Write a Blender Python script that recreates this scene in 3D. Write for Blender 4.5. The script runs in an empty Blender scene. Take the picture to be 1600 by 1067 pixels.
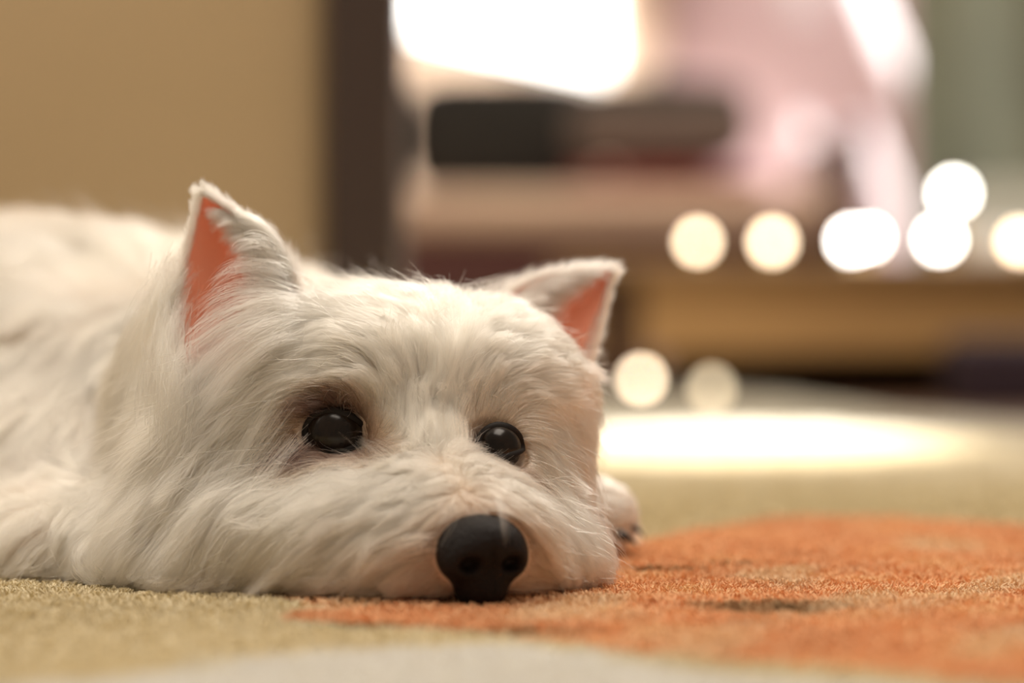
import bpy, math, random
import numpy as np
from mathutils import Vector, Matrix, kdtree

# ------------------------------------------------------------------ camera, world, light
S = bpy.context.scene
COL = S.collection
FPX, CAM_H, HZ, FOCUS = 3778.0, 0.095, 455.0, 0.78
cam_d = bpy.data.cameras.new('camera'); cam = bpy.data.objects.new('camera', cam_d); COL.objects.link(cam)
cam.location = (0, 0, CAM_H)
cam.rotation_euler = (math.radians(90) - math.atan((533.5 - HZ) / FPX), 0, 0)
cam_d.lens = 85; cam_d.sensor_width = 36; cam_d.clip_start = 0.02
cam_d.dof.use_dof = True; cam_d.dof.focus_distance = FOCUS; cam_d.dof.aperture_fstop = 3.2
S.camera = cam
S.view_settings.view_transform = 'Standard'; S.view_settings.look = 'None'
S.view_settings.gamma = 1; S.view_settings.use_curve_mapping = False
S.view_settings.exposure = 0.0
S.cycles.max_bounces = 14; S.cycles.diffuse_bounces = 5; S.cycles.glossy_bounces = 8
S.cycles.transmission_bounces = 14; S.cycles.transparent_max_bounces = 12
S.cycles.sample_clamp_indirect = 4.0
S.cycles_curves.subdivisions = 2

world = bpy.data.worlds.new('room_ambient'); S.world = world; world.use_nodes = True
bg = world.node_tree.nodes['Background']
bg.inputs[0].default_value = (1.0, 0.80, 0.60, 1); bg.inputs[1].default_value = 0.29

def area(name, loc, target, sx, sy, power, color):
    l = bpy.data.lights.new(name, 'AREA'); l.shape = 'RECTANGLE'; l.size = sx; l.size_y = sy
    l.energy = power; l.color = color
    o = bpy.data.objects.new(name, l); COL.objects.link(o); o.location = loc
    o.rotation_euler = (Vector(target) - Vector(loc)).to_track_quat('-Z', 'Y').to_euler()
    return o
area('window_daylight', (0.55, 2.6, 1.75), (-0.05, 0.9, 0.05), 1.3, 1.1, 33, (1.0, 0.90, 0.77))
area('side_fill', (-1.25, 1.12, 1.35), (-0.12, 0.92, 0.08), .9, .9, 12, (1.0, 0.89, 0.74))  # unseen side fill added to brighten the body and ruff
area('overhead_fill', (.15, .75, 1.9), (0, .8, 0), 1.2, .9, 25, (1.0, .88, .75))  # unseen overhead fill added to brighten the rug
area('far_room_daylight', (0.9, 4.3, 1.9), (0.6, 4.3, 0.2), 1.0, 1.0, 9, (1.0, 0.95, 0.93))
sp = bpy.data.lights.new('sunbeam', 'SPOT'); spo = bpy.data.objects.new('sunbeam', sp); COL.objects.link(spo)
spo.location = (0.9, 4.6, 3.2); sp.energy = 7500; sp.spot_size = math.radians(4.3); sp.spot_blend = 0.35
sp.shadow_soft_size = 0.03; sp.color = (1.0, 0.96, 0.89)
spo.rotation_euler = (Vector((0.14, 1.55, 0.0)) - spo.location).to_track_quat('-Z', 'Y').to_euler()

sp2 = bpy.data.lights.new('streak_spot', 'SPOT'); sp2o = bpy.data.objects.new('streak_spot', sp2); COL.objects.link(sp2o)  # added spot brightening only the pale sun-streak bands
sp2o.location = (1.2, 3.95, 1.25); sp2.energy = 270; sp2.spot_size = math.radians(70); sp2.spot_blend = .6; sp2.shadow_soft_size = .03; sp2.color = (1, .95, .93)
sp2o.rotation_euler = (Vector((.60, 4.42, .42)) - sp2o.location).to_track_quat('-Z', 'Y').to_euler()

# ------------------------------------------------------------------ helpers
rng = np.random.default_rng(7); random.seed(7)
def W(px, py, d):
    """world point at distance d along the view axis, measured off the photograph's perspective"""
    return np.array([(px - 800.0) / FPX * d, d, CAM_H - (py - HZ) / FPX * d])
def G(px, py):
    """point on the rug"""
    d = CAM_H * FPX / (py - HZ); return ((px - 800.0) / FPX * d, d)
def tag(o, label=None, cat=None, group=None, kind=None):
    if label: o['label'] = label
    if cat: o['category'] = cat
    if group: o['group'] = group
    if kind: o['kind'] = kind
    return o
def link(o, parent=None):
    COL.objects.link(o)
    if parent is not None: o.parent = parent; o.matrix_parent_inverse = Matrix.Identity(4)
    return o
def mesh_obj(name, verts, faces, m=None, parent=None, smooth=True):
    me = bpy.data.meshes.new(name); me.from_pydata([tuple(map(float, v)) for v in verts], [], [tuple(f) for f in faces]); me.update()
    if smooth: me.polygons.foreach_set('use_smooth', [True] * len(me.polygons))
    if m: me.materials.append(m)
    return link(bpy.data.objects.new(name, me), parent)
def empty(name, loc=(0, 0, 0), rz=0):
    o = bpy.data.objects.new(name, None); o.location = loc; o.rotation_euler = (0, 0, rz); o.empty_display_size = 0.02
    return link(o)
def box(name, c, s, m, parent=None, bevel=0.003, rz=0, seg=3):
    x, y, z = (k / 2 for k in s)
    v = [(a * x, b * y, d * z) for a in (-1, 1) for b in (-1, 1) for d in (-1, 1)]
    f = [(0, 1, 3, 2), (4, 6, 7, 5), (0, 4, 5, 1), (2, 3, 7, 6), (0, 2, 6, 4), (1, 5, 7, 3)]
    o = mesh_obj(name, v, f, m, parent, smooth=False)
    o.location = c; o.rotation_euler = (0, 0, rz)
    if bevel:
        b = o.modifiers.new('bevel', 'BEVEL'); b.width = bevel; b.segments = seg
    return o
def sphere_mesh(c, r, nu=32, nv=20, R=None):
    v = []; f = []
    for j in range(nv + 1):
        th = math.pi * j / nv
        for i in range(nu):
            ph = 2 * math.pi * i / nu
            p = np.array([math.sin(th) * math.cos(ph), math.sin(th) * math.sin(ph), math.cos(th)]) * r
            if R is not None: p = R @ p
            v.append(p + c)
    for j in range(nv):
        for i in range(nu):
            a, b = j * nu + i, j * nu + (i + 1) % nu
            f.append((a, a + nu, b + nu, b))
    return v, f
def lathe(prof, n=28):
    v = []; f = []
    for r, z in prof:
        for i in range(n):
            a = 2 * math.pi * i / n; v.append((r * math.cos(a), r * math.sin(a), z))
    for j in range(len(prof) - 1):
        for i in range(n):
            a, b = j * n + i, j * n + (i + 1) % n
            f.append((a, b, b + n, a + n))
    return v, f
def mat(name, color, rough=0.6, noise=0.0, nscale=20, color2=None, metal=0.0, bump=0.0, bscale=200, spec=0.5, sss=0.0, sheen=0.0, stretch=None):
    m = bpy.data.materials.new(name); m.use_nodes = True; nt = m.node_tree; b = nt.nodes['Principled BSDF']
    b.inputs['Base Color'].default_value = (*color, 1); b.inputs['Roughness'].default_value = rough
    b.inputs['Metallic'].default_value = metal; b.inputs['Specular IOR Level'].default_value = spec
    if sss: b.inputs['Subsurface Weight'].default_value = sss; b.inputs['Subsurface Radius'].default_value = (0.006, 0.002, 0.001); b.inputs['Subsurface Scale'].default_value = 1
    if sheen: b.inputs['Sheen Weight'].default_value = sheen
    tc = nt.nodes.new('ShaderNodeTexCoord'); mp = nt.nodes.new('ShaderNodeMapping')
    nt.links.new(tc.outputs['Object'], mp.inputs[0])
    if stretch: mp.inputs['Scale'].default_value = stretch
    if color2 is not None:
        n = nt.nodes.new('ShaderNodeTexNoise'); n.inputs['Scale'].default_value = nscale; n.inputs['Detail'].default_value = 5
        nt.links.new(mp.outputs[0], n.inputs['Vector'])
        r = nt.nodes.new('ShaderNodeValToRGB'); r.color_ramp.elements[0].position = 0.35; r.color_ramp.elements[1].position = 0.65
        r.color_ramp.elements[0].color = (*color, 1); r.color_ramp.elements[1].color = (*color2, 1)
        nt.links.new(n.outputs['Fac'], r.inputs[0]); nt.links.new(r.outputs[0], b.inputs['Base Color'])
    if bump:
        n2 = nt.nodes.new('ShaderNodeTexNoise'); n2.inputs['Scale'].default_value = bscale; n2.inputs['Detail'].default_value = 3
        bp = nt.nodes.new('ShaderNodeBump'); bp.inputs['Strength'].default_value = bump; bp.inputs['Distance'].default_value = 0.002
        nt.links.new(mp.outputs[0], n2.inputs['Vector']); nt.links.new(n2.outputs['Fac'], bp.inputs['Height']); nt.links.new(bp.outputs[0], b.inputs['Normal'])
    return m
def emit(name, color, strength):
    m = bpy.data.materials.new(name); m.use_nodes = True; nt = m.node_tree; b = nt.nodes['Principled BSDF']
    b.inputs['Base Color'].default_value = (*color, 1)
    b.inputs['Emission Color'].default_value = (*color, 1); b.inputs['Emission Strength'].default_value = strength
    return m
def smooth_noise(P, scale, seed=0, octaves=2):
    """cheap vector noise: sums of sines, returns (N,3)"""
    r = np.random.default_rng(seed); out = np.zeros_like(P); amp = 1.0
    for o in range(octaves):
        for k in range(4):
            w = r.normal(size=(3, 3)) * scale; ph = r.uniform(0, 6.28, 3)
            out += amp * np.sin(P @ w + ph)
        scale *= 2.1; amp *= 0.5
    return out / 4.0
def hair_material(name, dark=False):
    m = bpy.data.materials.new(name); m.use_nodes = True; nt = m.node_tree; nt.nodes.clear()
    out = nt.nodes.new('ShaderNodeOutputMaterial'); h = nt.nodes.new('ShaderNodeBsdfHairPrincipled')
    h.parametrization = 'COLOR'
    a = nt.nodes.new('ShaderNodeAttribute'); a.attribute_name = 'tint'
    nt.links.new(a.outputs['Color'], h.inputs['Color'])
    h.inputs['Roughness'].default_value = 0.35; h.inputs['Radial Roughness'].default_value = 0.55
    h.inputs['Coat'].default_value = 0.0; h.inputs['Random Roughness'].default_value = 0.3
    nt.links.new(h.outputs[0], out.inputs[0])
    return m
HAIR = hair_material('white_dog_hair')
def curves_obj(name, P, rad, tint, m, parent=None):
    """P (N,n,3) strand points; rad (N,n); tint (N,3)"""
    N, n, _ = P.shape
    cu = bpy.data.hair_curves.new(name); cu.add_curves([n] * N)
    cu.attributes['position'].data.foreach_set('vector', P.astype(np.float32).ravel())
    ra = cu.attributes.get('radius') or cu.attributes.new('radius', 'FLOAT', 'POINT')
    ra.data.foreach_set('value', rad.astype(np.float32).ravel())
    t = cu.attributes.new('tint', 'FLOAT_COLOR', 'CURVE')
    t.data.foreach_set('color', np.concatenate([tint, np.ones((N, 1))], 1).astype(np.float32).ravel())
    cu.materials.append(m); cu.update_tag()
    return link(bpy.data.objects.new(name, cu), parent)

# ------------------------------------------------------------------ the dog's form (a smooth distance field)
ELL = []
def E(px, py, d, rx, ry, rz, yaw=0.0, pitch=0.0, roll=0.0, k=0.02):
    R = (Matrix.Rotation(math.radians(yaw), 3, 'Z') @ Matrix.Rotation(math.radians(pitch), 3, 'X') @ Matrix.Rotation(math.radians(roll), 3, 'Y'))
    ELL.append((W(px, py, d), np.array([rx, ry, rz]), np.array(R), k))
# torso
E(-330, 640, 1.24, .085, .12, .068, yaw=35)
E(-90, 610, 1.08, .080, .10, .070, yaw=35, k=.04)
E(90, 615, 1.02, .080, .080, .068, yaw=20, k=.04)
E(330, 600, 0.985, .062, .055, .052, k=.03)          # shoulders / neck
E(500, 628, 0.915, .056, .05, .042, k=.02)
E(80, 760, 0.915, .044, .045, .036, k=.03)           # upper foreleg
E(110, 690, .955, .055, .05, .05, k=.03)
E(80, 862, 0.845, .030, .035, .018, k=.03)            # elbow
E(200, 870, 0.820, .032, .024, .016, yaw=-15, k=.02)
E(330, 895, 0.795, .034, .024, .014, yaw=-25, k=.015)
E(440, 915, 0.795, .030, .016, .010, yaw=-15, k=.006)  # near paw under the chin
# head
E(545, 655, 0.850, .062, .058, .0425)
E(540, 630, 0.812, .032, .026, .026, k=.02)          # brows
E(755, 640, 0.828, .026, .026, .023, k=.02)
E(655, 600, 0.815, .045, .03, .024, k=.02)
E(400, 750, 0.818, .034, .034, .031, k=.025)         # cheeks
E(290, 670, 0.845, .020, .022, .040, k=.015)
E(790, 770, 0.830, .020, .034, .034, k=.025)
E(640, 770, 0.810, .050, .035, .030, k=.02)
E(700, 800, 0.785, .026, .030, .022, k=.02)          # muzzle bridge
E(735, 855, 0.765, .025, .026, .020, k=.015)
E(600, 855, 0.775, .030, .024, .018, yaw=-8, k=.015)
E(485, 828, 0.790, .032, .026, .0165, k=.02)
E(838, 878, 0.790, .021, .024, .015, k=.015)
# far paw
E(760, 820, 0.88, .035, .020, .020, k=.015)
E(900, 818, 0.885, .020, .020, .0155, k=.015)
E(945, 818, 0.885, .009, .012, .0120, k=.006)
EC = [e[0] for e in ELL]
def sdf(P):
    d = None
    for c, r, R, k in ELL:
        q = (P - c) @ R
        k0 = np.sqrt(((q / r) ** 2).sum(-1)) + 1e-9; k1 = np.sqrt(((q / (r * r)) ** 2).sum(-1)) + 1e-9
        e = k0 * (k0 - 1) / k1
        if d is None: d = e; continue
        h = np.clip(k - np.abs(d - e), 0, None) / k
        d = np.minimum(d, e) - h * h * k * 0.25
    # sockets for the eyes
    for c, r in SOCK:
        e = r - np.sqrt(((P - c) ** 2).sum(-1)); k = 0.006
        h = np.clip(k - np.abs(d - e), 0, None) / k
        d = np.maximum(d, e) + h * h * k * 0.25
    return np.maximum(d, 0.0015 - P[..., 2])
SOCK = []
def grad(P, e=0.0008):
    g = np.stack([sdf(P + np.array(v) * e) - sdf(P - np.array(v) * e) for v in ((1, 0, 0), (0, 1, 0), (0, 0, 1))], -1)
    return g / (np.linalg.norm(g, axis=-1, keepdims=True) + 1e-9)
def hit(px, py, off=0.0, d0=0.6, d1=1.5):
    """first point of the form on the line of sight"""
    d = np.linspace(d0, d1, 1800); P = W(px, py, 1.0)[None, :] * 0 + np.stack([W(px, py, x) for x in d])
    s = sdf(P) - off; i = int(np.argmax(s < 0))
    return P[i] if s[i] < 0 else None

EYES = [dict(px=521, py=681, r=.0100), dict(px=777, py=702, r=.0078)]
for e in EYES:
    p = hit(e['px'], e['py']); n = grad(p[None])[0]
    e['n'] = n; e['surf'] = p
    e['c'] = p + np.array([0.0, 0.0066, 0.0])
for e in EYES: SOCK.append((e['surf'] + np.array([0, .0015, 0]), 0.0088))
print('eyes', [(e['surf'].round(3).tolist(), e['n'].round(2).tolist()) for e in EYES])

def surface_nets(lo, hi, h):
    xs = [np.arange(a, b, h) for a, b in zip(lo, hi)]
    X = np.stack(np.meshgrid(*xs, indexing='ij'), -1)
    D = np.stack([sdf(X[i]) for i in range(X.shape[0])]); s = D < 0
    nx, ny, nz = D.shape
    cnt = np.zeros((nx - 1, ny - 1, nz - 1)); acc = np.zeros((nx - 1, ny - 1, nz - 1, 3))
    for ax in range(3):
        d = [0, 0, 0]; d[ax] = 1
        a = [slice(0, n - k) for n, k in zip(D.shape, d)]; b = [slice(k, None) for k in d]
        Da, Db = D[tuple(a)], D[tuple(b)]; cr = (s[tuple(a)] != s[tuple(b)])
        t = np.where(cr, Da / np.where(cr, Da - Db, 1), 0)
        Pt = X[tuple(a)] + t[..., None] * np.array(d) * h
        o = [k for k in range(3) if k != ax]
        for u in (0, 1):
            for v in (0, 1):
                sl = [slice(None)] * 3
                sl[o[0]] = slice(u, u + D.shape[o[0]] - 1); sl[o[1]] = slice(v, v + D.shape[o[1]] - 1)
                c = cr[tuple(sl)]; cnt += c; acc += Pt[tuple(sl)] * c[..., None]
    act = cnt > 0; idx = -np.ones(act.shape, int); idx[act] = np.arange(act.sum())
    V = acc[act] / cnt[act][:, None]; F = []
    for ax in range(3):
        d = [0, 0, 0]; d[ax] = 1
        a = [slice(0, n - k) for n, k in zip(D.shape, d)]; b = [slice(k, None) for k in d]
        sa = s[tuple(a)]; cr = np.argwhere(sa != s[tuple(b)]); o = [(ax + 1) % 3, (ax + 2) % 3]
        ok = np.ones(len(cr), bool)
        for k in o: ok &= (cr[:, k] > 0) & (cr[:, k] < D.shape[k] - 1)
        cr = cr[ok]; q = []
        for u, v in ((1, 1), (0, 1), (0, 0), (1, 0)):
            c = cr.copy(); c[:, o[0]] -= u; c[:, o[1]] -= v; q.append(idx[c[:, 0], c[:, 1], c[:, 2]])
        q = np.stack(q, 1); fl = ~sa[cr[:, 0], cr[:, 1], cr[:, 2]]; q[fl] = q[fl][:, ::-1]; F.append(q)
    return V, np.concatenate(F)

BV, BF = surface_nets((-.56, .66, -.008), (.075, 1.46, .185), 0.0032)
skin = mat('dog_skin', (.62, .48, .38), .7)
dog = empty('dog', (-.10, .90, 0))
tag(dog, 'small white long-haired terrier lying with its chin on the rug', 'dog')
INV = Matrix.Translation((.10, -.90, 0))
def dpart(o, parent=None):
    """parent a world-placed part to the dog (or to one of its parts)"""
    o.parent = parent or dog
    if parent is None: o.matrix_parent_inverse = INV
    return o
body = dpart(mesh_obj('body', BV, BF, skin))

# ------------------------------------------------------------------ fur grooming
# (px, py, image direction x, y, length cm, lift) read off the photograph
GD = [
 (655,655, 0,-1,1.9,.45),(690,690,0,-1,1.7,.4),(640,600,-.15,-1,2.2,.45),(650,545,-.3,-1,2.2,.4),(700,600,.2,-1,2.2,.45),
 (560,520,-.9,-.5,2.4,.3),(500,490,-1,-.1,2.6,.25),(600,480,-.7,-.8,2.2,.3),(700,500,.1,-1,2.0,.35),(760,520,.5,-.8,2.0,.45),
 (820,570,.8,-.5,2.0,.6),(850,610,.85,-.2,2.0,.5),(440,500,-1,.45,3.4,.2),(380,560,-.8,.8,4.2,.2),(320,620,-.45,1,4.4,.25),
 (290,700,-.25,1,4.6,.3),(280,780,-.2,1,4.2,.3),(480,560,-.95,.35,3.2,.2),(420,620,-.85,.6,3.6,.2),(540,580,-.8,-.3,2.2,.3),
 (540,632,-.5,-.9,1.3,.6),(495,645,-.9,-.5,1.5,.4),(590,650,.1,-1,1.3,.6),(450,670,-.95,.35,2.6,.2),(400,720,-.85,.65,3.6,.2),
 (480,725,-.9,.45,2.2,.2),(540,735,-.9,.4,1.8,.25),(600,715,.8,.5,1.6,.3),(430,790,-.8,.7,3.2,.25),(350,780,-.5,.95,4.2,.25),
 (340,850,-.5,1,3.2,.3),(400,860,-.8,.8,2.8,.3),(620,760,-.95,.3,2.6,.35),(560,790,-1,.3,3.0,.35),(500,830,-1,.4,3.0,.35),
 (640,810,-1,.35,2.6,.4),(600,860,-1,.35,2.8,.4),(520,890,-1,.3,2.6,.4),(650,880,-.9,.35,1.8,.4),(690,760,-.6,.6,1.5,.4),
 (730,750,0,-.2,1.0,.6),(700,800,-.9,.4,1.0,.4),(770,780,.8,.5,1.2,.4),(750,740,.6,-.3,1.2,.5),(810,790,.95,.35,2.0,.35),
 (840,760,.9,.4,2.0,.3),(860,830,.8,.7,2.2,.35),(820,860,.9,.5,1.8,.4),(840,910,.95,.4,1.4,.3),(890,880,.6,.9,1.6,.3),
 (880,760,.5,.9,2.2,.3),(830,690,.8,.35,1.8,.35),(860,700,.6,.7,2.0,.3),(780,640,.3,-1,1.6,.5),(740,650,.1,-1,1.7,.45),
 (745,700,.35,.25,1.6,.6),(835,650,.9,-.1,1.9,.4),
 (235,520,-1,.05,2.4,.6),(225,590,-1,.15,2.6,.6),(235,660,-.9,.4,2.8,.5),(260,600,-.9,.5,2.6,.4),
 # trunk and forelegs
 (60,380,-.8,.3,3.0,.3),(200,380,-.7,.5,3.0,.3),(60,500,-.5,.9,3.2,.25),(180,520,-.4,.9,3.2,.25),(230,620,-.3,1,3.0,.25),
 (80,640,-.3,1,3.2,.25),(160,740,-.4,.9,3.0,.3),(60,760,-.2,1,2.6,.3),(90,850,-.2,1,2.2,.4),(180,860,-.6,.8,2.4,.5),
 (260,890,-.4,.6,2.0,.5),(960,815,.8,.3,.7,.4),(930,800,.8,-.1,.9,.4),
]
gp, gv, gl, gf = [], [], [], []
for (px, py, dx, dy, L, lf) in GD:
    p = hit(px, py)
    if p is None: print('guide misses', px, py); continue
    gp.append(p); v = np.array([dx, 0.0, -dy]); gv.append(v / np.linalg.norm(v)); gl.append(L / 100); gf.append(lf)
# flow on the sides that face away: back and down over the crown, along the spine
for p, v, L, lf in (((-.06, .87, .10), (-.3, .8, -.1), .022, .25), ((-.02, .86, .09), (.3, .9, -.2), .02, .3), ((.03, .86, .07), (.5, .8, -.3), .02, .3),
                    ((-.14, .87, .08), (-.6, .5, -.6), .035, .25), ((-.15, .95, .11), (-.4, .9, 0), .03, .3), ((-.25, 1.1, .12), (-.5, .8, 0), .03, .3),
                    ((-.12, 1.0, .06), (.3, .8, -.5), .03, .3), ((-.4, 1.2, .10), (-.5, .8, -.2), .03, .3), ((-.3, .95, .06), (-.5, .2, -.8), .03, .3)):
    gp.append(np.array(p)); v = np.array(v, float); gv.append(v / np.linalg.norm(v)); gl.append(L); gf.append(lf)
gp, gv, gl, gf = map(np.array, (gp, gv, gl, gf))
def field(P, chunk=40000):
    V = np.empty_like(P); L = np.empty(len(P)); F = np.empty(len(P))
    for i in range(0, len(P), chunk):
        q = P[i:i + chunk]; d2 = ((q[:, None] - gp[None]) ** 2).sum(-1)
        w = 1.0 / (d2 + 5e-5) ** 2.2; w /= w.sum(1, keepdims=True)
        V[i:i + chunk] = w @ gv; L[i:i + chunk] = w @ gl; F[i:i + chunk] = w @ gf
    V /= np.linalg.norm(V, axis=1, keepdims=True) + 1e-9
    return V, L, F
def sample_mesh(V, F, n, weight=None):
    a, b, c, d = (V[F[:, k]] for k in range(4))
    A = (np.linalg.norm(np.cross(b - a, c - a), axis=1) + np.linalg.norm(np.cross(c - a, d - a), axis=1)) / 2
    cen = (a + b + c + d) / 4
    if weight is not None: A = A * weight(cen)
    i = rng.choice(len(F), n, p=A / A.sum()); u, v = rng.random((2, n, 1))
    return (a[i] * (1 - u) * (1 - v) + b[i] * u * (1 - v) + c[i] * u * v + d[i] * (1 - u) * v)
def grow(R, n, V0=None, L0=None, F0=None, wave=0.25, curl=0.0, ngrow=40, clump=0.75, fly=0.05, grav=0.25, lenvar=0.25, use_field=True, min_h=0.0006, jitter=0.13, clump_pow=1.3, wscale=90):
    N = len(R); P = np.empty((N, n, 3)); P[:, 0] = R
    V, L, F = field(R) if use_field else (V0, L0, F0)
    L = L * (1 - lenvar * rng.random(N)); flyers = rng.random(N) < fly; floor_z = .006 * rng.random(N) ** 2
    n0 = grad(R); p = R.copy(); seg = (L / (n - 1))[:, None]
    j = rng.normal(size=(N, 3)) * jitter; j[flyers] *= 2.4
    for k in range(1, n):
        t = (k - 1) / (n - 1)
        if use_field and k > 1: V = field(p)[0]
        nn = grad(p); T = V - (V * nn).sum(1, keepdims=True) * nn
        T /= np.linalg.norm(T, axis=1, keepdims=True) + 0.15
        d = T + nn * (F * (1.15 - 1.1 * t))[:, None] + np.array([0, 0, -grav * t]) + wave * smooth_noise(p, wscale, 3) + j
        if k == 1: d += n0 * 0.5
        d /= np.linalg.norm(d, axis=1, keepdims=True) + 1e-9
        p = p + d * seg
        s = sdf(p); push = np.clip(min_h + 0.002 * t - s, 0, None)
        p = p + nn * push[:, None]; p[:, 2] = np.maximum(p[:, 2], -.0005 + floor_z)
        P[:, k] = p
    # clumping toward locks: broad locks first, then fine wisps inside them
    P = gather(P, R, max(6, N // (ngrow * 9)), clump * .45, flyers, .9)
    P = gather(P, R, max(8, N // ngrow), clump, flyers, clump_pow)
    return P + rng.normal(size=(N, 1, 3)) * 0.00025 * np.linspace(0, 1, n)[None, :, None]
def gather(P, R, ng, clump, flyers, clump_pow):
    N, n = P.shape[:2]
    gi = rng.choice(N, ng, replace=False)
    kd = kdtree.KDTree(ng)
    for q, i in enumerate(gi): kd.insert(R[i], q)
    kd.balance()
    near = np.array([gi[kd.find(r)[1]] for r in R])
    t = np.linspace(0, 1, n)[None, :, None]
    cs = (clump * (0.6 + 0.4 * rng.random(N)))[:, None, None] * np.where(flyers, 0.1, 1)[:, None, None]
    return P + (P[near] - P) * cs * t ** clump_pow
def keep(R, dark_only=False):
    m = np.ones(len(R), bool)
    for e in EYES: m &= np.linalg.norm((R - e['surf'] - np.array([0, .002, 0])) * np.array([.85, 1, 1.1]), axis=1) > 0.0100
    m &= np.linalg.norm((R - NOSE_C) * np.array([1, .9, 1.1]), axis=1) > 0.0150
    m &= R[:, 2] > 0.002
    return R[m]
NOSE_C = W(757, 868, 0.741)
def tint_for(R):
    """natural staining plus painted shade: brown tear marks by the eyes, dark hair at the nose, contact shade below the chin, cream elsewhere"""
    base = np.array([.905, .70, .525]); C = np.repeat(base[None], len(R), 0)
    C *= (1 - .10 * rng.random((len(R), 1))) * (1 + .03 * smooth_noise(R, 60, 9)[:, :1])
    for e in EYES:
        d = np.linalg.norm(R - e['surf'], axis=1); a = np.clip(1.25 * (1 - (d - e['r']) / .0068), 0, 1)[:, None]
        C = C * (1 - a) + np.array([.055, .028, .018]) * a
    q = EYES[0]['surf'] + np.array([.011, 0, -.006]); a = np.clip(1 - np.linalg.norm((R - q) * np.array([.6, .6, 1.4]), axis=1) / .008, 0, 1)[:, None] * .95
    C = C * (1 - a) + np.array([.16, .09, .06]) * a
    a = np.clip(1 - (np.linalg.norm(R - NOSE_C, axis=1) - .0155) / .011, 0, 1)[:, None] * .8
    C = C * (1 - a) + np.array([.34, .22, .16]) * a
    for c, rr, am, col in ((W(722, 745, .765), .010, .45, (.45, .35, .28)), (W(470, 905, .765), .022, .75, (.34, .22, .15)), (W(360, 915, .765), .014, .75, (.34, .22, .15)), (W(860, 915, .77), .010, .6, (.34, .22, .15))):  # patches under the chin paint contact shade into the hair colour
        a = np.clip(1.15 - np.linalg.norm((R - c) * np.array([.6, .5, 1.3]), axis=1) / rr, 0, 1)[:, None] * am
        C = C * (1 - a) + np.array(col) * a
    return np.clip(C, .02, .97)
def radii(N, n, r0, tip=.15):
    t = np.linspace(0, 1, n)[None]; return (r0 * (1 - .25 * rng.random((N, 1)))) * (1 - (1 - tip) * t ** 1.8)

QUAL = 1.0
facing = lambda c: (np.clip((-(grad(c) * (c - np.array([0, 0, CAM_H]))).sum(1)) / np.linalg.norm(c, axis=1) + .35, .04, 1))
def is_head(c): return np.clip((np.minimum(.92 - c[:, 1], c[:, 0] + .152)) / .01, 0, 1)
def is_muz(c): return ((c[:, 1] < .79) & (c[:, 2] < .045) & (c[:, 0] > -.075)).astype(float)
hw = lambda c: is_head(c) * facing(c) * (c[:, 2] > .002)
R = keep(sample_mesh(BV, BF, int(230000 * QUAL), hw)); mz = is_muz(R) > .5
P = grow(R, 9, ngrow=55, clump=.72, wave=.16, fly=.06)
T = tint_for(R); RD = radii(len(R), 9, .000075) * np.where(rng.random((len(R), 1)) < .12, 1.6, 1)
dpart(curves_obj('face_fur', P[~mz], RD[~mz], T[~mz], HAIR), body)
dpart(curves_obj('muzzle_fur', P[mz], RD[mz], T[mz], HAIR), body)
bw = lambda c: (1 - is_head(c)) * facing(c) * (c[:, 2] > .002) * np.where(c[:, 0] < -.33, .2, 1)
R = sample_mesh(BV, BF, int(110000 * QUAL), bw)
P = grow(R, 8, ngrow=90, clump=.7, wave=.40, fly=.06, wscale=55)
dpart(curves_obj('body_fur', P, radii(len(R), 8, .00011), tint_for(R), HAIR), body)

# ------------------------------------------------------------------ ears
ear_skin = bpy.data.materials.new('ear_skin'); ear_skin.use_nodes = True
nt = ear_skin.node_tree; b = nt.nodes['Principled BSDF']; b.inputs['Roughness'].default_value = .6
tc = nt.nodes.new('ShaderNodeTexCoord'); nz = nt.nodes.new('ShaderNodeTexNoise'); nz.inputs['Scale'].default_value = 90
cr = nt.nodes.new('ShaderNodeValToRGB'); cr.color_ramp.elements[0].color = (.72, .35, .24, 1); cr.color_ramp.elements[1].color = (.84, .48, .36, 1)
nt.links.new(tc.outputs['Object'], nz.inputs['Vector']); nt.links.new(nz.outputs['Fac'], cr.inputs[0]); nt.links.new(cr.outputs[0], b.inputs['Base Color'])
tr = nt.nodes.new('ShaderNodeBsdfTranslucent'); tr.inputs[0].default_value = (1, .52, .36, 1)
mx = nt.nodes.new('ShaderNodeMixShader'); mx.inputs[0].default_value = .45
nt.links.new(b.outputs[0], mx.inputs[1]); nt.links.new(tr.outputs[0], mx.inputs[2]); nt.links.new(mx.outputs[0], nt.nodes['Material Output'].inputs[0])

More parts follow.
